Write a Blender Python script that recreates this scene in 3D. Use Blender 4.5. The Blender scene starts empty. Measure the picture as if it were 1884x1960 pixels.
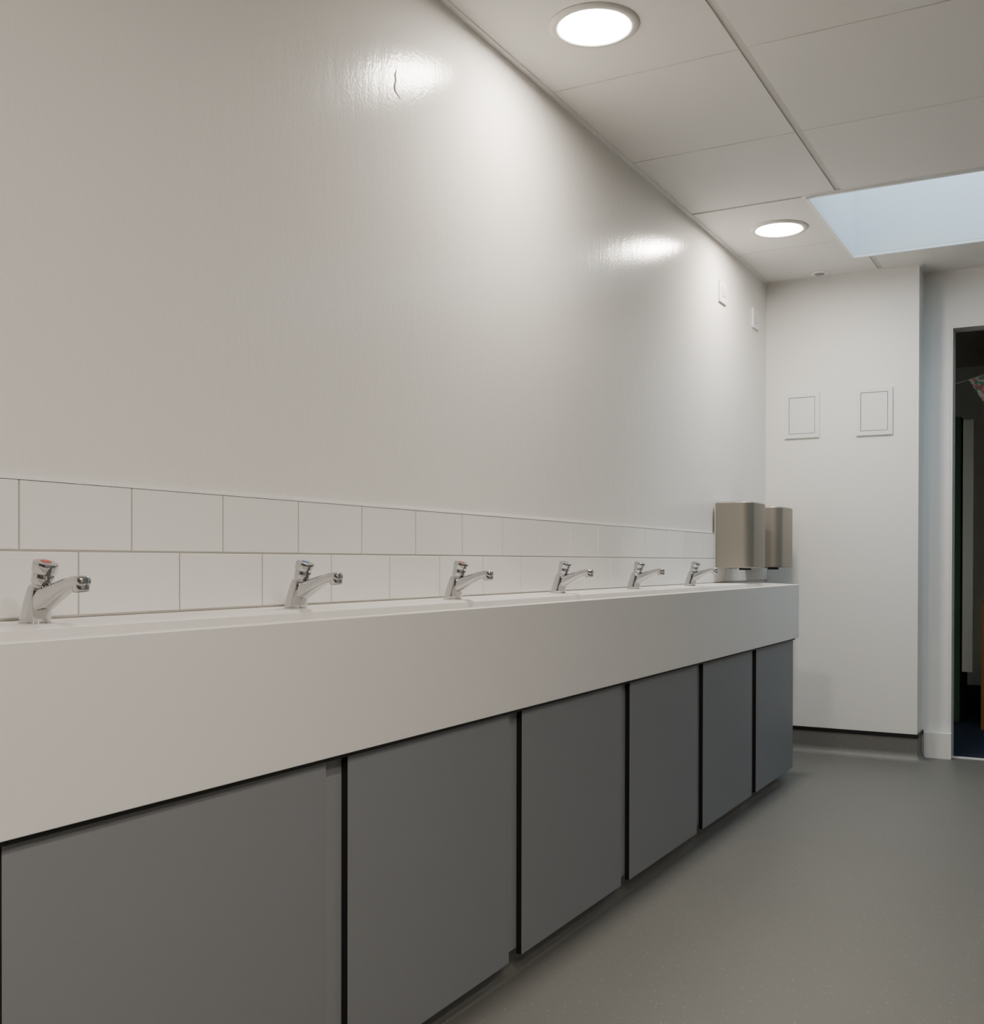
import bpy, bmesh, math, random
from mathutils import Vector, Matrix
random.seed(3)
scene=bpy.context.scene
COL=scene.collection
# ------------------------------------------------------------ materials
def mat(name,color,rough=.5,metal=0.0,bump=None,bump_scale=200,bump_dist=.001,var=0.0,var_scale=3.0,spec=None,coat=0.0):
    m=bpy.data.materials.new(name);m.use_nodes=True
    nt=m.node_tree;b=nt.nodes['Principled BSDF']
    b.inputs['Base Color'].default_value=(*color,1);b.inputs['Roughness'].default_value=rough
    b.inputs['Metallic'].default_value=metal
    if spec is not None:b.inputs['Specular IOR Level'].default_value=spec
    if coat:b.inputs['Coat Weight'].default_value=coat
    tc=nt.nodes.new('ShaderNodeTexCoord')
    if var:
        n=nt.nodes.new('ShaderNodeTexNoise');n.inputs['Scale'].default_value=var_scale;n.inputs['Detail'].default_value=4
        nt.links.new(tc.outputs['Object'],n.inputs['Vector'])
        mx=nt.nodes.new('ShaderNodeMixRGB');mx.blend_type='MIX'
        mx.inputs[1].default_value=(*[c*(1-var) for c in color],1);mx.inputs[2].default_value=(*[min(1,c*(1+var)) for c in color],1)
        nt.links.new(n.outputs['Fac'],mx.inputs[0]);nt.links.new(mx.outputs[0],b.inputs['Base Color'])
    if bump:
        n=nt.nodes.new('ShaderNodeTexNoise');n.inputs['Scale'].default_value=bump_scale;n.inputs['Detail'].default_value=3
        nt.links.new(tc.outputs['Object'],n.inputs['Vector'])
        bp=nt.nodes.new('ShaderNodeBump');bp.inputs['Strength'].default_value=bump;bp.inputs['Distance'].default_value=bump_dist
        nt.links.new(n.outputs['Fac'],bp.inputs['Height']);nt.links.new(bp.outputs['Normal'],b.inputs['Normal'])
    return m
def emis(name,color,strength):
    m=bpy.data.materials.new(name);m.use_nodes=True
    b=m.node_tree.nodes['Principled BSDF']
    b.inputs['Base Color'].default_value=(.8,.8,.8,1)
    b.inputs['Emission Color'].default_value=(*color,1);b.inputs['Emission Strength'].default_value=strength
    return m
M_wall=mat('satin_wall_paint',(.82,.803,.770),.17,bump=.20,bump_scale=120,bump_dist=.002,spec=.24)
# second, broader undulation of the plaster under the satin paint
nt=M_wall.node_tree;bp1=[n for n in nt.nodes if n.type=='BUMP'][0];tc=[n for n in nt.nodes if n.type=='TEX_COORD'][0]
n=nt.nodes.new('ShaderNodeTexNoise');n.inputs['Scale'].default_value=9;n.inputs['Detail'].default_value=4
mp=nt.nodes.new('ShaderNodeMapping');mp.inputs['Scale'].default_value=(1,2.6,.8)
bp2=nt.nodes.new('ShaderNodeBump');bp2.inputs['Strength'].default_value=.28;bp2.inputs['Distance'].default_value=.0035
nt.links.new(tc.outputs['Object'],mp.inputs['Vector']);nt.links.new(mp.outputs[0],n.inputs['Vector']);nt.links.new(n.outputs['Fac'],bp2.inputs['Height']);nt.links.new(bp2.outputs['Normal'],bp1.inputs['Normal'])
M_wall2=mat('matt_wall_paint',(.82,.812,.792),.45,bump=.08,bump_scale=160,bump_dist=.002)
M_unseen_grey=mat('unseen_wall_grey',(.30,.295,.29),.5,bump=.05)  # invented tone for the unseen right wall, cuts bounce and darkens tap reflections
M_unseen_dark=mat('unseen_wall_dark',(.07,.07,.07),.5,bump=.05)  # invented near-black for the unseen back wall, gives the chrome dark reflections
M_ceil=mat('ceiling_tile_board',(.82,.805,.785),.75,bump=.15,bump_scale=300)
M_bar=mat('ceiling_bar',(.62,.60,.575),.6)
M_trim=mat('white_trim',(.80,.79,.77),.45)
M_bezel=mat('bezel_white',(.66,.64,.61),.5)
M_tile=mat('glazed_tile',(.88,.868,.845),.09)
M_grout=mat('grout',(.46,.435,.40),.8)
M_sink=mat('solid_surface',(.82,.80,.775),.42,var=.02,var_scale=2)
M_door=mat('grey_laminate',(.222,.231,.246),.5,var=.03,var_scale=300)
M_stile=mat('grey_stile_laminate',(.25,.257,.270),.5)
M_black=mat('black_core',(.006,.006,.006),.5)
M_chrome=mat('chrome',(.56,.565,.58),.05,1.0)
M_dark=mat('dark_rubber',(.02,.02,.02),.6)
M_red=mat('red_indicator',(.45,.035,.03),.3)
M_blue=mat('blue_indicator',(.03,.08,.38),.3)
M_plastic=mat('white_plastic',(.78,.78,.78),.3)
M_plastic_gap=mat('grey_plastic_gap',(.30,.30,.31),.5)
M_switch=mat('pale_grey_plastic',(.60,.60,.60),.4)
M_lamp=emis('lamp_diffuser',(1.0,.905,.785),200)
M_carpet=mat('blue_carpet',(.014,.022,.045),.95,bump=.5,bump_scale=400)
M_dwall=mat('dim_room_wall',(.50,.44,.34),.8)
M_green=mat('green_board',(.035,.07,.028),.8)
M_beige=mat('beige_edge',(.55,.48,.38),.6)
M_orange=mat('orange_panel',(.32,.12,.03),.5)
M_string=mat('cream_string',(.6,.55,.45),.8)
# brushed steel
M_steel=mat('brushed_steel',(.34,.315,.28),.45,1.0)
nt=M_steel.node_tree;b=nt.nodes['Principled BSDF']
tc=nt.nodes.new('ShaderNodeTexCoord');mp=nt.nodes.new('ShaderNodeMapping');mp.inputs['Scale'].default_value=(6,6,500)
n=nt.nodes.new('ShaderNodeTexNoise');n.inputs['Scale'].default_value=3
mr=nt.nodes.new('ShaderNodeMapRange');mr.inputs['To Min'].default_value=.46;mr.inputs['To Max'].default_value=.62
nt.links.new(tc.outputs['Object'],mp.inputs['Vector']);nt.links.new(mp.outputs[0],n.inputs['Vector']);nt.links.new(n.outputs['Fac'],mr.inputs['Value']);nt.links.new(mr.outputs[0],b.inputs['Roughness'])
# speckled safety vinyl
M_floor=mat('speckled_vinyl',(.145,.142,.125),.48,bump=.15,bump_scale=500)
nt=M_floor.node_tree;b=nt.nodes['Principled BSDF'];tc=nt.nodes.new('ShaderNodeTexCoord')
v=nt.nodes.new('ShaderNodeTexVoronoi');v.inputs['Scale'].default_value=110
cr=nt.nodes.new('ShaderNodeValToRGB');cr.color_ramp.elements[0].position=.10;cr.color_ramp.elements[0].color=(1,1,1,1);cr.color_ramp.elements[1].position=.18;cr.color_ramp.elements[1].color=(0,0,0,1)
n2=nt.nodes.new('ShaderNodeTexNoise');n2.inputs['Scale'].default_value=60
gt=nt.nodes.new('ShaderNodeMath');gt.operation='GREATER_THAN';gt.inputs[1].default_value=.57
ml=nt.nodes.new('ShaderNodeMath');ml.operation='MULTIPLY'
mx=nt.nodes.new('ShaderNodeMixRGB');mx.inputs[2].default_value=(.46,.46,.43,1)
n3=nt.nodes.new('ShaderNodeTexNoise');n3.inputs['Scale'].default_value=2.5;n3.inputs['Detail'].default_value=5
mx0=nt.nodes.new('ShaderNodeMixRGB');mx0.inputs[1].default_value=(.141,.140,.131,1);mx0.inputs[2].default_value=(.160,.158,.148,1)
for a_,b_ in [(tc.outputs['Object'],v.inputs['Vector']),(tc.outputs['Object'],n2.inputs['Vector']),(tc.outputs['Object'],n3.inputs['Vector']),(v.outputs['Distance'],cr.inputs[0]),(n2.outputs['Fac'],gt.inputs[0]),(cr.outputs[0],ml.inputs[0]),(gt.outputs[0],ml.inputs[1]),(ml.outputs[0],mx.inputs[0]),(n3.outputs['Fac'],mx0.inputs[0]),(mx0.outputs[0],mx.inputs[1]),(mx.outputs[0],b.inputs['Base Color'])]: nt.links.new(a_,b_)
# bunting print
M_bunt=mat('printed_bunting',(.6,.5,.4),.8)
nt=M_bunt.node_tree;b=nt.nodes['Principled BSDF'];tc=nt.nodes.new('ShaderNodeTexCoord')
v=nt.nodes.new('ShaderNodeTexVoronoi');v.inputs['Scale'].default_value=70
cr=nt.nodes.new('ShaderNodeValToRGB');cr.color_ramp.interpolation='CONSTANT'
E=cr.color_ramp.elements;E[0].color=(.80,.28,.25,1);E[1].position=.38;E[1].color=(.9,.82,.74,1);e=E.new(.70);e.color=(.20,.50,.30,1)
nt.links.new(tc.outputs['Object'],v.inputs['Vector']);nt.links.new(v.outputs['Color'],cr.inputs[0]);nt.links.new(cr.outputs[0],b.inputs['Base Color'])

# ------------------------------------------------------------ mesh helpers
def obj_from_bm(name,bm,m,smooth=False,parent=None):
    me=bpy.data.meshes.new(name);bmesh.ops.recalc_face_normals(bm,faces=bm.faces);bm.to_mesh(me);bm.free()
    for mm in (m if isinstance(m,(list,tuple)) else [m]): me.materials.append(mm)
    if smooth:
        for p in me.polygons:p.use_smooth=True
    o=bpy.data.objects.new(name,me);COL.objects.link(o)
    if parent:o.parent=parent
    return o
def bbox(bm,x0,x1,y0,y1,z0,z1,mi=0):
    vs=[bm.verts.new(p) for p in [(x0,y0,z0),(x1,y0,z0),(x1,y1,z0),(x0,y1,z0),(x0,y0,z1),(x1,y0,z1),(x1,y1,z1),(x0,y1,z1)]]
    fs=[]
    for f in [(3,2,1,0),(4,5,6,7),(0,1,5,4),(1,2,6,5),(2,3,7,6),(3,0,4,7)]:
        fc=bm.faces.new([vs[i] for i in f]);fc.material_index=mi;fs.append(fc)
    return fs
def boxes(name,lst,m,parent=None,bevel=0):
    bm=bmesh.new()
    for l in lst:bbox(bm,*l)
    o=obj_from_bm(name,bm,m,parent=parent)
    if bevel:
        md=o.modifiers.new('bevel','BEVEL');md.width=bevel;md.segments=2;md.limit_method='ANGLE'
    return o
def prism(bm,prof,y0,y1,mi=0):   # profile in (x,z) extruded along y
    a=[bm.verts.new((x,y0,z)) for x,z in prof];b=[bm.verts.new((x,y1,z)) for x,z in prof]
    n=len(prof);bm.faces.new(a).material_index=mi;bm.faces.new(b[::-1]).material_index=mi
    for i in range(n):bm.faces.new((a[i],b[i],b[(i+1)%n],a[(i+1)%n])).material_index=mi
def loft(bm,rings,cap0=True,cap1=True):
    R=[[bm.verts.new(p) for p in r] for r in rings];n=len(R[0])
    for a,b in zip(R,R[1:]):
        for i in range(n):bm.faces.new((a[i],a[(i+1)%n],b[(i+1)%n],b[i]))
    if cap0:bm.faces.new(R[0][::-1])
    if cap1:bm.faces.new(R[-1])
def circ(c,r,u=(1,0,0),v=(0,1,0),n=32):
    c=Vector(c);u=Vector(u);v=Vector(v)
    return [c+u*(r*math.cos(2*math.pi*i/n))+v*(r*math.sin(2*math.pi*i/n)) for i in range(n)]
def empty(name,loc,label,cat,group=None):
    e=bpy.data.objects.new(name,None);e.empty_display_size=.05;COL.objects.link(e);e.location=loc
    e['label']=label;e['category']=cat
    if group:e['group']=group
    return e
def struct(o):o['kind']='structure';return o
def tag(o,label,cat,group=None):
    o['label']=label;o['category']=cat
    if group:o['group']=group
    return o
def autos(o,ang=35):
    me=o.data
    for p in me.polygons:p.use_smooth=True
    me.set_sharp_from_angle(angle=math.radians(ang))

ZF=-.034; ZC=2.352; YF=5.504; Y2=5.68; XR=3.0; YB=-1.4; XP=.735
SX0,SX1,SY0,SY1=.492,2.60,4.285,5.185
t=.03
# ------------------------------------------------------------ shell
struct(boxes('wall_left',[(-.12,0,YB-.1,YF+.1,ZF-.05,2.46)],M_wall))
struct(boxes('wall_far',[(-.12,XP,YF,Y2+.12,ZF-.05,2.46)],M_wall2))
DX0,DX1,DZ=.857,1.76,2.078
struct(boxes('wall_doorway',[(XP,DX0,Y2,Y2+.12,ZF-.05,2.46),(DX1,XR,Y2,Y2+.12,ZF-.05,2.46),(DX0,DX1,Y2,Y2+.12,DZ,2.46)],M_wall2))
struct(boxes('wall_right',[(XR,XR+.1,YB-.1,Y2+.12,ZF-.05,2.46)],M_unseen_grey))
struct(boxes('wall_back',[(0,XR,YB-.1,YB,ZF-.05,2.46)],M_unseen_dark))
struct(boxes('floor',[(-.12,XR+.1,YB-.1,Y2+.06,ZF-.1,ZF)],M_floor))
# ceiling
gx=[0,.603,1.26,1.917,2.574,XR]
gy=[YB]+[2.958-.657*i for i in range(6,-1,-1)]+[3.616,4.273,4.930,Y2]
bm=bmesh.new()
zs0,zs1=ZC+.004,2.46
hx0,hx1,hy0,hy1=SX0-t,SX1+t,SY0-t,SY1+t
bbox(bm,-.12,hx0,YB-.1,Y2+.12,zs0,zs1,1);bbox(bm,hx1,XR+.1,YB-.1,Y2+.12,zs0,zs1,1)
bbox(bm,hx0,hx1,YB-.1,hy0,zs0,zs1,1);bbox(bm,hx0,hx1,hy1,Y2+.12,zs0,zs1,1)
hx,hy=.012,.0032
def tile(x0,x1,y0,y1):
    if x1-x0>.03 and y1-y0>.03: bbox(bm,x0,x1,y0,y1,ZC,zs0+.002,0)
for i in range(len(gx)-1):
    for j in range(len(gy)-1):
        x0,x1,y0,y1=gx[i]+hx,gx[i+1]-hx,gy[j]+hy,gy[j+1]-hy
        if i==0:x0=.004
        if j==len(gy)-2:
            if x0<.5:y1=YF-.004
            if i==0 : x1=.56-hx+.0
            if i==1 : x0=.56+hx
        # cut against skylight
        m=t+.001
        if x1>SX0-m and x0<SX1+m and y1>SY0-m and y0<SY1+m:
            if x0<SX0-m: tile(x0,SX0-m,max(y0,SY0-m),min(y1,SY1+m))
            if x1>SX1+m: tile(SX1+m,x1,max(y0,SY0-m),min(y1,SY1+m))
            if y0<SY0-m: tile(x0,x1,y0,SY0-m)
            if y1>SY1+m: tile(x0,x1,SY1+m,y1)
        else: tile(x0,x1,y0,y1)
struct(obj_from_bm('ceiling',bm,[M_ceil,M_bar]))
# perimeter trims
struct(boxes('trim_1',[(0,.020,YB,YF,ZC-.003,ZC+.003)],M_trim))
struct(boxes('trim_2',[(.02,XP+.018,YF-.018,YF,ZC-.003,ZC+.003),(XP,XP+.018,YF,Y2,ZC-.003,ZC+.003),(XP+.018,XR,Y2-.018,Y2,ZC-.003,ZC+.003)],M_trim))
# skylight well
bm=bmesh.new();zt=3.0
bbox(bm,SX0-t,SX0,SY0-t,SY1+t,ZC-.001,zt);bbox(bm,SX1,SX1+t,SY0-t,SY1+t,ZC-.001,zt)
bbox(bm,SX0,SX1,SY0-t,SY0,ZC-.001,zt);bbox(bm,SX0,SX1,SY1,SY1+t,ZC-.001,zt)
M_well=mat('skylight_lining',(.80,.82,.83),.6)
M_skt=mat('skylight_trim_white',(.90,.90,.90),.4)
struct(obj_from_bm('window_1',bm,M_well))
fr=.014
struct(boxes('trim_3',[(SX0-fr,SX0-.0005,SY0-fr,SY1+fr,ZC-.012,ZC-.0015),(SX1+.0005,SX1+fr,SY0-fr,SY1+fr,ZC-.012,ZC-.0015),(SX0,SX1,SY0-fr,SY0-.0005,ZC-.006,ZC-.0015),(SX0,SX1,SY1+.0005,SY1+fr,ZC-.014,ZC-.0015)],M_skt))
# coved vinyl skirting on pier
def cove(h,dep,r=.045,n=16):
    pr=[(0,ZF),(0,h),(dep,h)]
    cx,cz=dep+r,ZF+r+.0002
    for i in range(n+1):
        a=math.pi+ (math.pi/2)*i/n
        pr.append((cx+r*math.cos(a),cz+r*math.sin(a)))
    pr.append((dep+r,ZF));return pr
bm=bmesh.new();pr=cove(.080,.003)
cols=[[(.0,YF-d,z) for d,z in pr]]
NK=9
for k in range(NK):
    a=-math.pi/2+math.pi/2*k/(NK-1)
    cols.append([(XP+d*math.cos(a),YF+d*math.sin(a),z) for d,z in pr])
cols.append([(XP+d*.6,YF+.138,z) for d,z in pr])
RR=[[bm.verts.new(p) for p in c_] for c_ in cols]
for A,B in zip(RR,RR[1:]):
    for i in range(len(pr)):bm.faces.new((A[i],A[(i+1)%len(pr)],B[(i+1)%len(pr)],B[i]))
bm.faces.new(RR[0]);bm.faces.new(RR[-1][::-1])
bmesh.ops.remove_doubles(bm,verts=bm.verts,dist=1e-6)
autos(struct(obj_from_bm('baseboard_far',bm,M_floor)),30)
struct(boxes('trim_4',[(0,XP+.006,YF-.006,YF,.080,.098),(XP,XP+.006,YF,Y2,.080,.098)],M_black))
# left wall skirting past the cabinets
bm=bmesh.new();prism(bm,cove(.080,.004,.030),4.86,YF-.055);autos(struct(obj_from_bm('baseboard_left',bm,M_floor)),30)
struct(boxes('trim_5',[(0,.007,4.86,YF-.008,.080,.098)],M_black))
# white skirting block by the doorway
struct(boxes('baseboard_doorway',[(XP+.012,DX0+.014,Y2-.034,Y2-.0005,ZF,.092)],M_trim,bevel=.0015))
# door lining
struct(boxes('door_1',[(DX0+.0005,DX0+.010,Y2+.001,Y2+.12,ZF,DZ-.0105),(DX1-.010,DX1-.0005,Y2+.001,Y2+.12,ZF,DZ-.0105),(DX0+.0005,DX1-.0005,Y2+.001,Y2+.12,DZ-.010,DZ-.0005)],M_trim))
struct(boxes('trim_6',[(DX0,DX1,Y2+.03,Y2+.06,ZF,ZF+.005)],M_trim))
# small blister in the paint where the wall catches the light
bm=bmesh.new()
pth=[(2.139,2.100,.0006),(2.134,2.085,.0022),(2.136,2.070,.0028),(2.131,2.056,.0030),(2.133,2.046,.0022),(2.146,2.040,.0018),(2.158,2.034,.0005)]
loft(bm,[[Vector((0.0006+r*.5*math.cos(k*math.pi/4),y+r*1.1*math.sin(k*math.pi/4),z)) for k in range(8)] for y,z,r in pth])
struct(obj_from_bm('trim_7',bm,M_wall,True))
# room beyond
struct(boxes('floor.001',[(-.3,XR+.1,Y2+.06,9.2,ZF-.1,ZF)],M_carpet))
struct(boxes('wall_beyond',[(-.4,-.3,Y2+.12,9.2,ZF,2.46),(XR,XR+.1,Y2+.12,9.2,ZF,2.46),(-.4,XR+.1,9.2,9.3,ZF,2.46)],M_dwall))
struct(boxes('ceiling.001',[(-.4,XR+.1,Y2+.12,9.3,2.46,2.5)],M_dwall))

# ------------------------------------------------------------ splashback tiles
TT,TM,TB=1.050,.941,.835
bm=bmesh.new();g=.0017;w=.2234
def trow(z0,z1,off):
    y=off
    while y>-1.2:y-=w
    while y<YF:
        a=max(y+g,-1.2);b_=min(y+w-g,YF-.002)
        if b_-a>.01:
            e=.0012
            vs=[(.004,a,z0),(.004,b_,z0),(.004,b_,z1),(.004,a,z1),(.009-e,a,z0),(.009-e,b_,z0),(.009-e,b_,z1),(.009-e,a,z1),(.009,a+e,z0+e),(.009,b_-e,z0+e),(.009,b_-e,z1-e),(.009,a+e,z1-e)]
            V=[bm.verts.new(p) for p in vs]
            for k in range(4):
                l=(k+1)%4
                bm.faces.new((V[k],V[l],V[4+l],V[4+k]));bm.faces.new((V[4+k],V[4+l],V[8+l],V[8+k]))
            bm.faces.new(V[8:12])
        y+=w
trow(TM+g,TT,1.096);trow(TB+.002,TM-g,1.096+w/2)
sp=empty('tile_splashback',(0,2.2,TB),'white glazed wall tiles in two rows above the trough sink','tiles')
invs=Matrix.Translation((0,-2.2,-TB))
o=obj_from_bm('glazed_tiles',bm,M_tile);o.parent=sp;o.matrix_parent_inverse=invs
o=boxes('grout',[(.0005,.0072,-1.2,YF-.001,TB-.0012,TT-.001)],M_grout);o.parent=sp;o.matrix_parent_inverse=invs
o=boxes('edge_trim',[(.0002,.0096,-1.2,YF-.001,TT+.0008,TT+.0045)],M_skt);o.parent=sp;o.matrix_parent_inverse=invs

# ------------------------------------------------------------ trough sink
SY_0,SY_1=-1.0,4.845
zD,zR,zB,xF=.833,.827,.591,.325
bm=bmesh.new()
prism(bm,[(.001,zD),(.135,zD),(.150,zD-.004),(.158,.74),(.175,.725),(.275,.725),(.290,.74),(.297,zR),(xF,zR),(xF,zB),(.001,zB)],SY_0+.03,SY_1-.03)
for a_,b_ in ((SY_0,SY_0+.03),(SY_1-.03,SY_1)): prism(bm,[(.001,zD),(.135,zD),(.297,zR),(xF,zR),(xF,zB),(.001,zB)],a_,b_)
bmesh.ops.remove_doubles(bm,verts=bm.verts,dist=1e-5)
sink=obj_from_bm('trough_sink',bm,M_sink)
md=sink.modifiers.new('bevel','BEVEL');md.width=.003;md.segments=3;md.limit_method='ANGLE';md.angle_limit=math.radians(40)
tag(sink,'long white solid surface trough sink with deep plain front','sink')
for yy in (1.35,3.2):
    bm=bmesh.new();prof=[(.001,.7255),(.030,.7255),(.032,.7275),(.026,.7285),(.020,.727),(.001,.7265)]
    loft(bm,[circ((.225,yy,z),r) for r,z in prof]);o=obj_from_bm('sink_drain',bm,M_chrome,True,parent=sink);o['label']='round chrome waste drain'

# ------------------------------------------------------------ cabinets
S0,S,xd,th=.864,.665,.312,.013
zdb,zdt=.020,.584
seams=[S0+k*S for k in range(-2,7)];seams[2]-=.024;seams[1]-=.024;seams[0]-=.024
for k in range(8):
    y0=seams[k];y1=seams[k+1];last=(k==7)
    c=empty('vanity_cabinet',(0.15,y0,ZF),'grey laminate cabinet bay with black-edged flush door under the trough sink','cabinet','cabinet bays under the trough sink')
    inv=Matrix.Translation((-.15,-y0,-ZF))
    def pp(o,p=c,inv=inv):o.parent=p;o.matrix_parent_inverse=inv;return o
    pp(boxes('body',[(.02,xd-th-.001,y0+.0005,y1-(.064 if last else .0005),.034,zdt)],M_stile))
    bm=bmesh.new();fs=bbox(bm,xd-th,xd,y0,y1-.062,zdb,zdt,1)
    fs[3].material_index=0
    pp(obj_from_bm('door',bm,[M_door,M_black]))
    pp(boxes('painted_gap_shade',[(.25,xF-.004,y0+.0005,y1-(.064 if last else .0005),zdt+.0005,zB-.0005)],M_black))  # black strip standing in for the shade under the counter edge
bm=bmesh.new()
pr=[(.02,ZF),(.02,.033),(.272,.033)]
r=.02
for i in range(9):
    a=math.pi+(math.pi/2)*i/8;pr.append((.272+r+r*math.cos(a),ZF+r+.0004+r*math.sin(a)))
pr.append((.272+r,ZF))
prism(bm,pr,-1.0,4.66);autos(struct(obj_from_bm('baseboard_cabinet',bm,M_floor)),30)

# ------------------------------------------------------------ taps
def tap_label(red):return 'chrome push-button basin tap with %s indicator disc on sink deck'%('red' if red else 'blue')
def build_tap(loc,red):
    e=empty('basin_tap',loc,tap_label(red),'tap','push-button taps along the trough sink')
    lean=math.radians(17);U=Vector((math.cos(lean),0,-math.sin(lean)));V=Vector((0,1,0));A=Vector((math.sin(lean),0,math.cos(lean)))
    def ring(cx,cz,r,tilt,n=32,ry=1):
        u=Vector((math.cos(tilt),0,-math.sin(tilt)));return circ((cx,0,cz),r,u,(0,ry,0),n)
    bm=bmesh.new()
    loft(bm,[ring(0,0,.0215,0),ring(0,.0025,.0225,0),ring(.001,.008,.0220,.05),ring(.004,.020,.0210,.15),ring(.008,.034,.0198,.25),ring(.0115,.046,.0185,lean),ring(.0135,.0525,.0172,lean),ring(.0140,.0545,.0140,lean),ring(.0150,.058,.0138,lean)])
    body=obj_from_bm('body',bm,M_chrome,True,parent=e);autos(body,50)
    bm=bmesh.new();rs=[]
    path=[((.002,.0265),.0168,.0170,.42),((.020,.0348),.0168,.0165,.42),((.038,.0426),.0150,.0140,.42),((.056,.0502),.0136,.0116,.41),((.074,.0572),.0126,.0100,.36),((.090,.0612),.0122,.0092,.20),((.100,.0624),.0120,.0088,.10),((.1075,.0626),.0108,.0076,.05),((.1105,.0626),.0070,.0052,.05)]
    for (cx,cz),wy,wz,an in path:
        nn=Vector((-math.sin(an),0,math.cos(an)))
        r=[]
        for i in range(32):
            a=2*math.pi*i/32;ca,sa=math.cos(a),math.sin(a)
            sx=abs(ca)**.6*(1 if ca>0 else -1);sz=abs(sa)**.6*(1 if sa>0 else -1)
            r.append(Vector((cx,0,cz))+V*(wy*sx)+nn*(wz*sz))
        rs.append(r)
    loft(bm,rs);sp_=obj_from_bm('spout',bm,M_chrome,True,parent=e);autos(sp_,60)
    bm=bmesh.new();tn=-.12
    def rn(z,r):return circ((.0985+(.06-z)*.12,0,z),r,(math.cos(tn),0,-math.sin(tn)),(0,1,0),32)
    loft(bm,[rn(.0660,.0112),rn(.0600,.0121),rn(.0510,.0119),rn(.0485,.0115),rn(.0475,.0107),rn(.0485,.0100),rn(.0510,.0098)],True,True)
    nz=obj_from_bm('nozzle',bm,M_chrome,True,parent=e);autos(nz,60)
    bm=bmesh.new();loft(bm,[rn(.0478,.0097),rn(.0500,.0097)]);ae=obj_from_bm('aerator',bm,M_dark,parent=nz);ae['label']='dark round outlet insert'
    bm=bmesh.new();B=Vector((.0150,0,.058))
    def rb(s,r):return circ(B+A*s,r,U,V,36)
    loft(bm,[rb(0,.0138),rb(.0005,.0150),rb(.002,.0157),rb(.015,.0160),rb(.0163,.0152),rb(.0168,.0152),rb(.0178,.0172),rb(.019,.0180),rb(.031,.0182),rb(.0332,.0175),rb(.0342,.0150),rb(.0345,.0115)])
    pb=obj_from_bm('push_button',bm,M_chrome,True,parent=e);autos(pb,45)
    bm=bmesh.new();loft(bm,[rb(.0340,.0078),rb(.0349,.0078),rb(.0352,.0070)])
    idc=obj_from_bm('indicator_disc',bm,M_red if red else M_blue,parent=pb);idc['label']='red hot indicator disc' if red else 'blue cold indicator disc'
    bm=bmesh.new();loft(bm,[circ((0,0,-.0002),.0235),circ((0,0,.0012),.0235)]);fl=obj_from_bm('base_flange',bm,M_chrome,parent=e)
    return e
def copy_tree(src,loc,red):
    e=src.copy();COL.objects.link(e);e.location=loc
    e['label']=tap_label(red)
    def rec(s,d):
        for ch in s.children:
            c=ch.copy();COL.objects.link(c);c.parent=d;rec(ch,c)
    rec(src,e);return e
TY=[1.060+.597*i for i in range(6)]
tr=build_tap((.09,TY[0],zD+.0003),True);tb=build_tap((.09,TY[1],zD+.0003),False)
for i,y in enumerate(TY[2:]): copy_tree(tr if i%2==0 else tb,(.09,y,zD+.0003),i%2==0)

# ------------------------------------------------------------ hand dryers
def rrect(x0,x1,y0,y1,r,n=10):
    pts=[(x0,y0)]
    for i in range(n+1):
        a=-math.pi/2+math.pi/2*i/n;pts.append((x1-r+r*math.cos(a),y0+r+r*math.sin(a)))
    pts.append((x1+.004,(y0+y1)/2))
    for i in range(n+1):
        a=math.pi/2*i/n;pts.append((x1-r+r*math.cos(a),y1-r+r*math.sin(a)))
    pts.append((x0,y1));return pts
def dryer(y0,y1,x1=.172):
    z0,z1=.900,1.197;yc=(y0+y1)/2
    e=empty('hand_dryer',(0.01,yc,z0),'brushed stainless steel hand dryer with rounded corners on the wall','hand dryer','wall hand dryers')
    inv=Matrix.Translation((-.01,-yc,-z0))
    def pp(o,p=e):o.parent=p;o.matrix_parent_inverse=inv;return o
    P0=rrect(.013,x1,y0,y1,.055);P1=rrect(.013,x1-.004,y0+.003,y1-.003,.053)
    bm=bmesh.new();loft(bm,[[(x,y,z0) for x,y in P1],[(x,y,z0+.004) for x,y in P0],[(x,y,z1-.012) for x,y in P0],[(x,y,z1-.008) for x,y in P1],[(x-.001 if x>.1 else x,y,z1-.0065) for x,y in P1]])
    o=pp(obj_from_bm('cover',bm,M_steel));autos(o,35)
    pp(boxes('back_plate',[(0.0100,.0128,y0-.003,y1+.003,z0-.002,z1+.002)],M_plastic))
    bm=bmesh.new();loft(bm,[circ((.105,yc,z0+.004),.028),circ((.107,yc,z0-.010),.026),circ((.107,yc,z0-.010),.021),circ((.107,yc,z0-.002),.020)])
    pp(obj_from_bm('air_outlet',bm,M_dark,True))
    bm=bmesh.new();loft(bm,[circ((.10,y0+.02,z0+.001),.004,n=12),circ((.10,y0+.02,z0-.003),.0035,n=12)]);pp(obj_from_bm('screw',bm,M_dark))
dryer(4.618,4.895);dryer(5.105,5.385,.178)

# ------------------------------------------------------------ spur outlets
def spur(y0,z0):
    e=empty('fused_switch',(0,y0+.05,z0),'small white plastic switch plate on wall above a hand dryer','switch','switch plates above the hand dryers')
    inv=Matrix.Translation((0,-y0-.05,-z0))
    def pp(o):o.parent=e;o.matrix_parent_inverse=inv;return o
    pp(boxes('face_plate',[(.0,.009,y0-.001,y0+.105,z0-.001,z0+.095)],M_plastic,bevel=.002))
    pp(boxes('rocker_switch',[(.0092,.013,y0+.060,y0+.078,z0+.031,z0+.063)],M_switch,bevel=.001))
    pp(boxes('fuse_carrier',[(.0092,.011,y0+.018,y0+.044,z0+.027,z0+.067)],M_switch,bevel=.001))
spur(4.690,2.090);spur(5.232,2.078)
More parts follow.
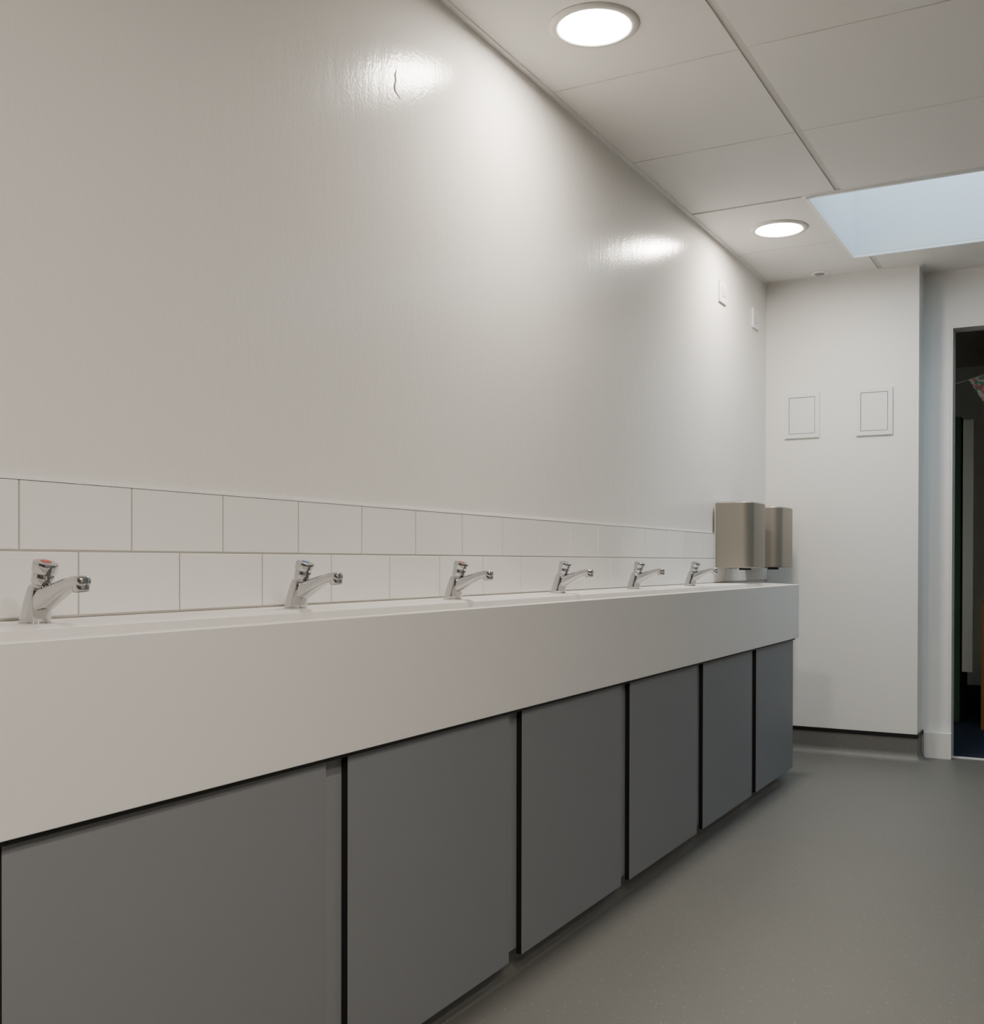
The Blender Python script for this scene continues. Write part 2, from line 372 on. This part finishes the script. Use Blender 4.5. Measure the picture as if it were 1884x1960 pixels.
# ------------------------------------------------------------ access panels
def panel(x0,x1,z0,z1):
    e=empty('access_panel',((x0+x1)/2,YF,z0),'white plastic access panel with raised frame on the wall','access panel','access panels on the end wall')
    inv=Matrix.Translation((-(x0+x1)/2,-YF,-z0))
    def pp(o):o.parent=e;o.matrix_parent_inverse=inv;return o
    m=.021;ya,yb=YF-.010,YF
    pp(boxes('frame',[(x0,x1,ya,yb,z0,z0+m),(x0,x1,ya,yb,z1-m,z1),(x0,x0+m,ya,yb,z0+m,z1-m),(x1-m,x1,ya,yb,z0+m,z1-m)],M_plastic))
    pp(boxes('recess',[(x0+m,x1-m,YF-.003,yb,z0+m,z1-m)],M_plastic_gap))
    pp(boxes('door',[(x0+m+.003,x1-m-.003,YF-.0085,YF-.0032,z0+m+.003,z1-m-.003)],M_plastic))
panel(.098,.270,1.551,1.777);panel(.447,.617,1.547,1.778)

# ------------------------------------------------------------ downlights
def downlight(x,y):
    e=empty('downlight',(x,y,ZC),'round recessed ceiling downlight with white bezel, switched on','light','round recessed downlights')
    bm=bmesh.new();prof=[(.0945,ZC-.0005),(.0945,ZC-.005),(.100,ZC-.0085),(.112,ZC-.0080),(.120,ZC-.003),(.121,ZC-.0005)]
    rings=[circ((0,0,z-ZC),r,n=64) for r,z in prof];loft(bm,rings+[rings[0]],False,False)
    bmesh.ops.remove_doubles(bm,verts=bm.verts,dist=1e-6)
    o=obj_from_bm('bezel',bm,M_bezel,True,parent=e)
    bm=bmesh.new();loft(bm,[circ((0,0,-.0008),.0942,n=64),circ((0,0,-.0025),.0942,n=64)])
    d=obj_from_bm('diffuser',bm,M_lamp,parent=e)
for x,y in ((.293,2.640),(.286,4.622),(1.588,.66),(2.245,.66),(1.588,-.66),(2.245,-.66)):downlight(x,y)  # all after the first pair are added out of view as fill light
# sensor
e=empty('ceiling_sensor',(.283,5.425,ZC),'small round white ceiling motion sensor','sensor')
bm=bmesh.new();loft(bm,[circ((0,0,-.0005),.046),circ((0,0,-.004),.046),circ((0,0,-.007),.040),circ((0,0,-.007),.026)]);obj_from_bm('housing',bm,M_skt,True,parent=e)
bm=bmesh.new();loft(bm,[circ((0,0,-.0072),.024),circ((0,0,-.010),.021),circ((0,0,-.012),.012)]);obj_from_bm('lens',bm,M_plastic_gap,True,parent=e)

# ------------------------------------------------------------ things seen through the doorway
c=empty('storage_cupboard',(.60,7.2,ZF),'tall dark green cupboard with pale door edge standing on carpet','cupboard')
inv=Matrix.Translation((-.60,-7.2,-ZF))
def pp(o,p=c,i_=inv):o.parent=p;o.matrix_parent_inverse=i_;return o
pp(boxes('body',[(.30,.78,7.0,7.45,ZF+.001,1.80)],M_green,bevel=.004))
pp(boxes('door',[(.79,.85,7.0,7.03,.27,1.78)],M_beige,bevel=.003))
c=empty('tray_unit',(1.10,6.9,ZF),'orange classroom tray storage unit standing on dark blue carpet','storage unit')
inv2=Matrix.Translation((-1.10,-6.9,-ZF))
pp(boxes('body',[(.915,.935,6.75,7.2,ZF+.001,.70),(1.5,1.52,6.75,7.2,ZF+.001,.70),(.935,1.5,6.75,7.2,.68,.70),(.935,1.5,6.75,7.2,.02,.04)],M_orange),c,inv2)
for i in range(4): pp(boxes('tray',[(.94,1.495,6.76,7.18,.06+i*.155,.185+i*.155)],M_orange,bevel=.01),c,inv2)
# bunting
bn=empty('bunting',(.9,6.4,1.85),'string of printed triangular fabric bunting hanging across the dim room','bunting')
inv3=Matrix.Translation((-.9,-6.4,-1.85))
bz=lambda x:1.846+.2*(x-.25)**2
bm=bmesh.new();pts=[(-.28+i*.1,6.4,bz(-.28+i*.1)) for i in range(23)]
loft(bm,[circ(p,.003,(0,1,0),(0,0,1),8) for p in pts]);pp(obj_from_bm('string',bm,M_string),bn,inv3)
for i in range(4):
    x=.872+(i-2)*.34
    bm=bmesh.new()
    a=[bm.verts.new(p) for p in [(x,6.398,bz(x)),(x+.27,6.398,bz(x+.27)),(x+.14,6.398,bz(x+.1)-.26)]]
    b_=[bm.verts.new(v.co+Vector((0,.004,0))) for v in a]
    bm.faces.new(a);bm.faces.new(b_[::-1])
    for k in range(3):bm.faces.new((a[k],b_[k],b_[(k+1)%3],a[(k+1)%3]))
    pp(obj_from_bm('pennant',bm,M_bunt),bn,inv3)

# ------------------------------------------------------------ world
W=bpy.data.worlds.new('sky');scene.world=W;W.use_nodes=True
W.node_tree.nodes['Background'].inputs[0].default_value=(.52,.70,.83,1);W.node_tree.nodes['Background'].inputs[1].default_value=4.6

# ------------------------------------------------------------ camera
cam=bpy.data.cameras.new('camera');co=bpy.data.objects.new('camera',cam);COL.objects.link(co);scene.camera=co
f,px,py=2057.99,942.16,1090.97
cam.sensor_fit='VERTICAL';cam.sensor_height=24;cam.lens=24*f/1960
cam.shift_x=-(px-942)/1960;cam.shift_y=(py-980)/1960
cam.clip_start=.01
R=Matrix.Rotation(.50644,3,'Z')@Matrix.Rotation(math.pi/2-.00766,3,'X')@Matrix.Rotation(.00188,3,'Z')
co.matrix_world=Matrix.Translation((1.45,0,.925))@R.to_4x4()
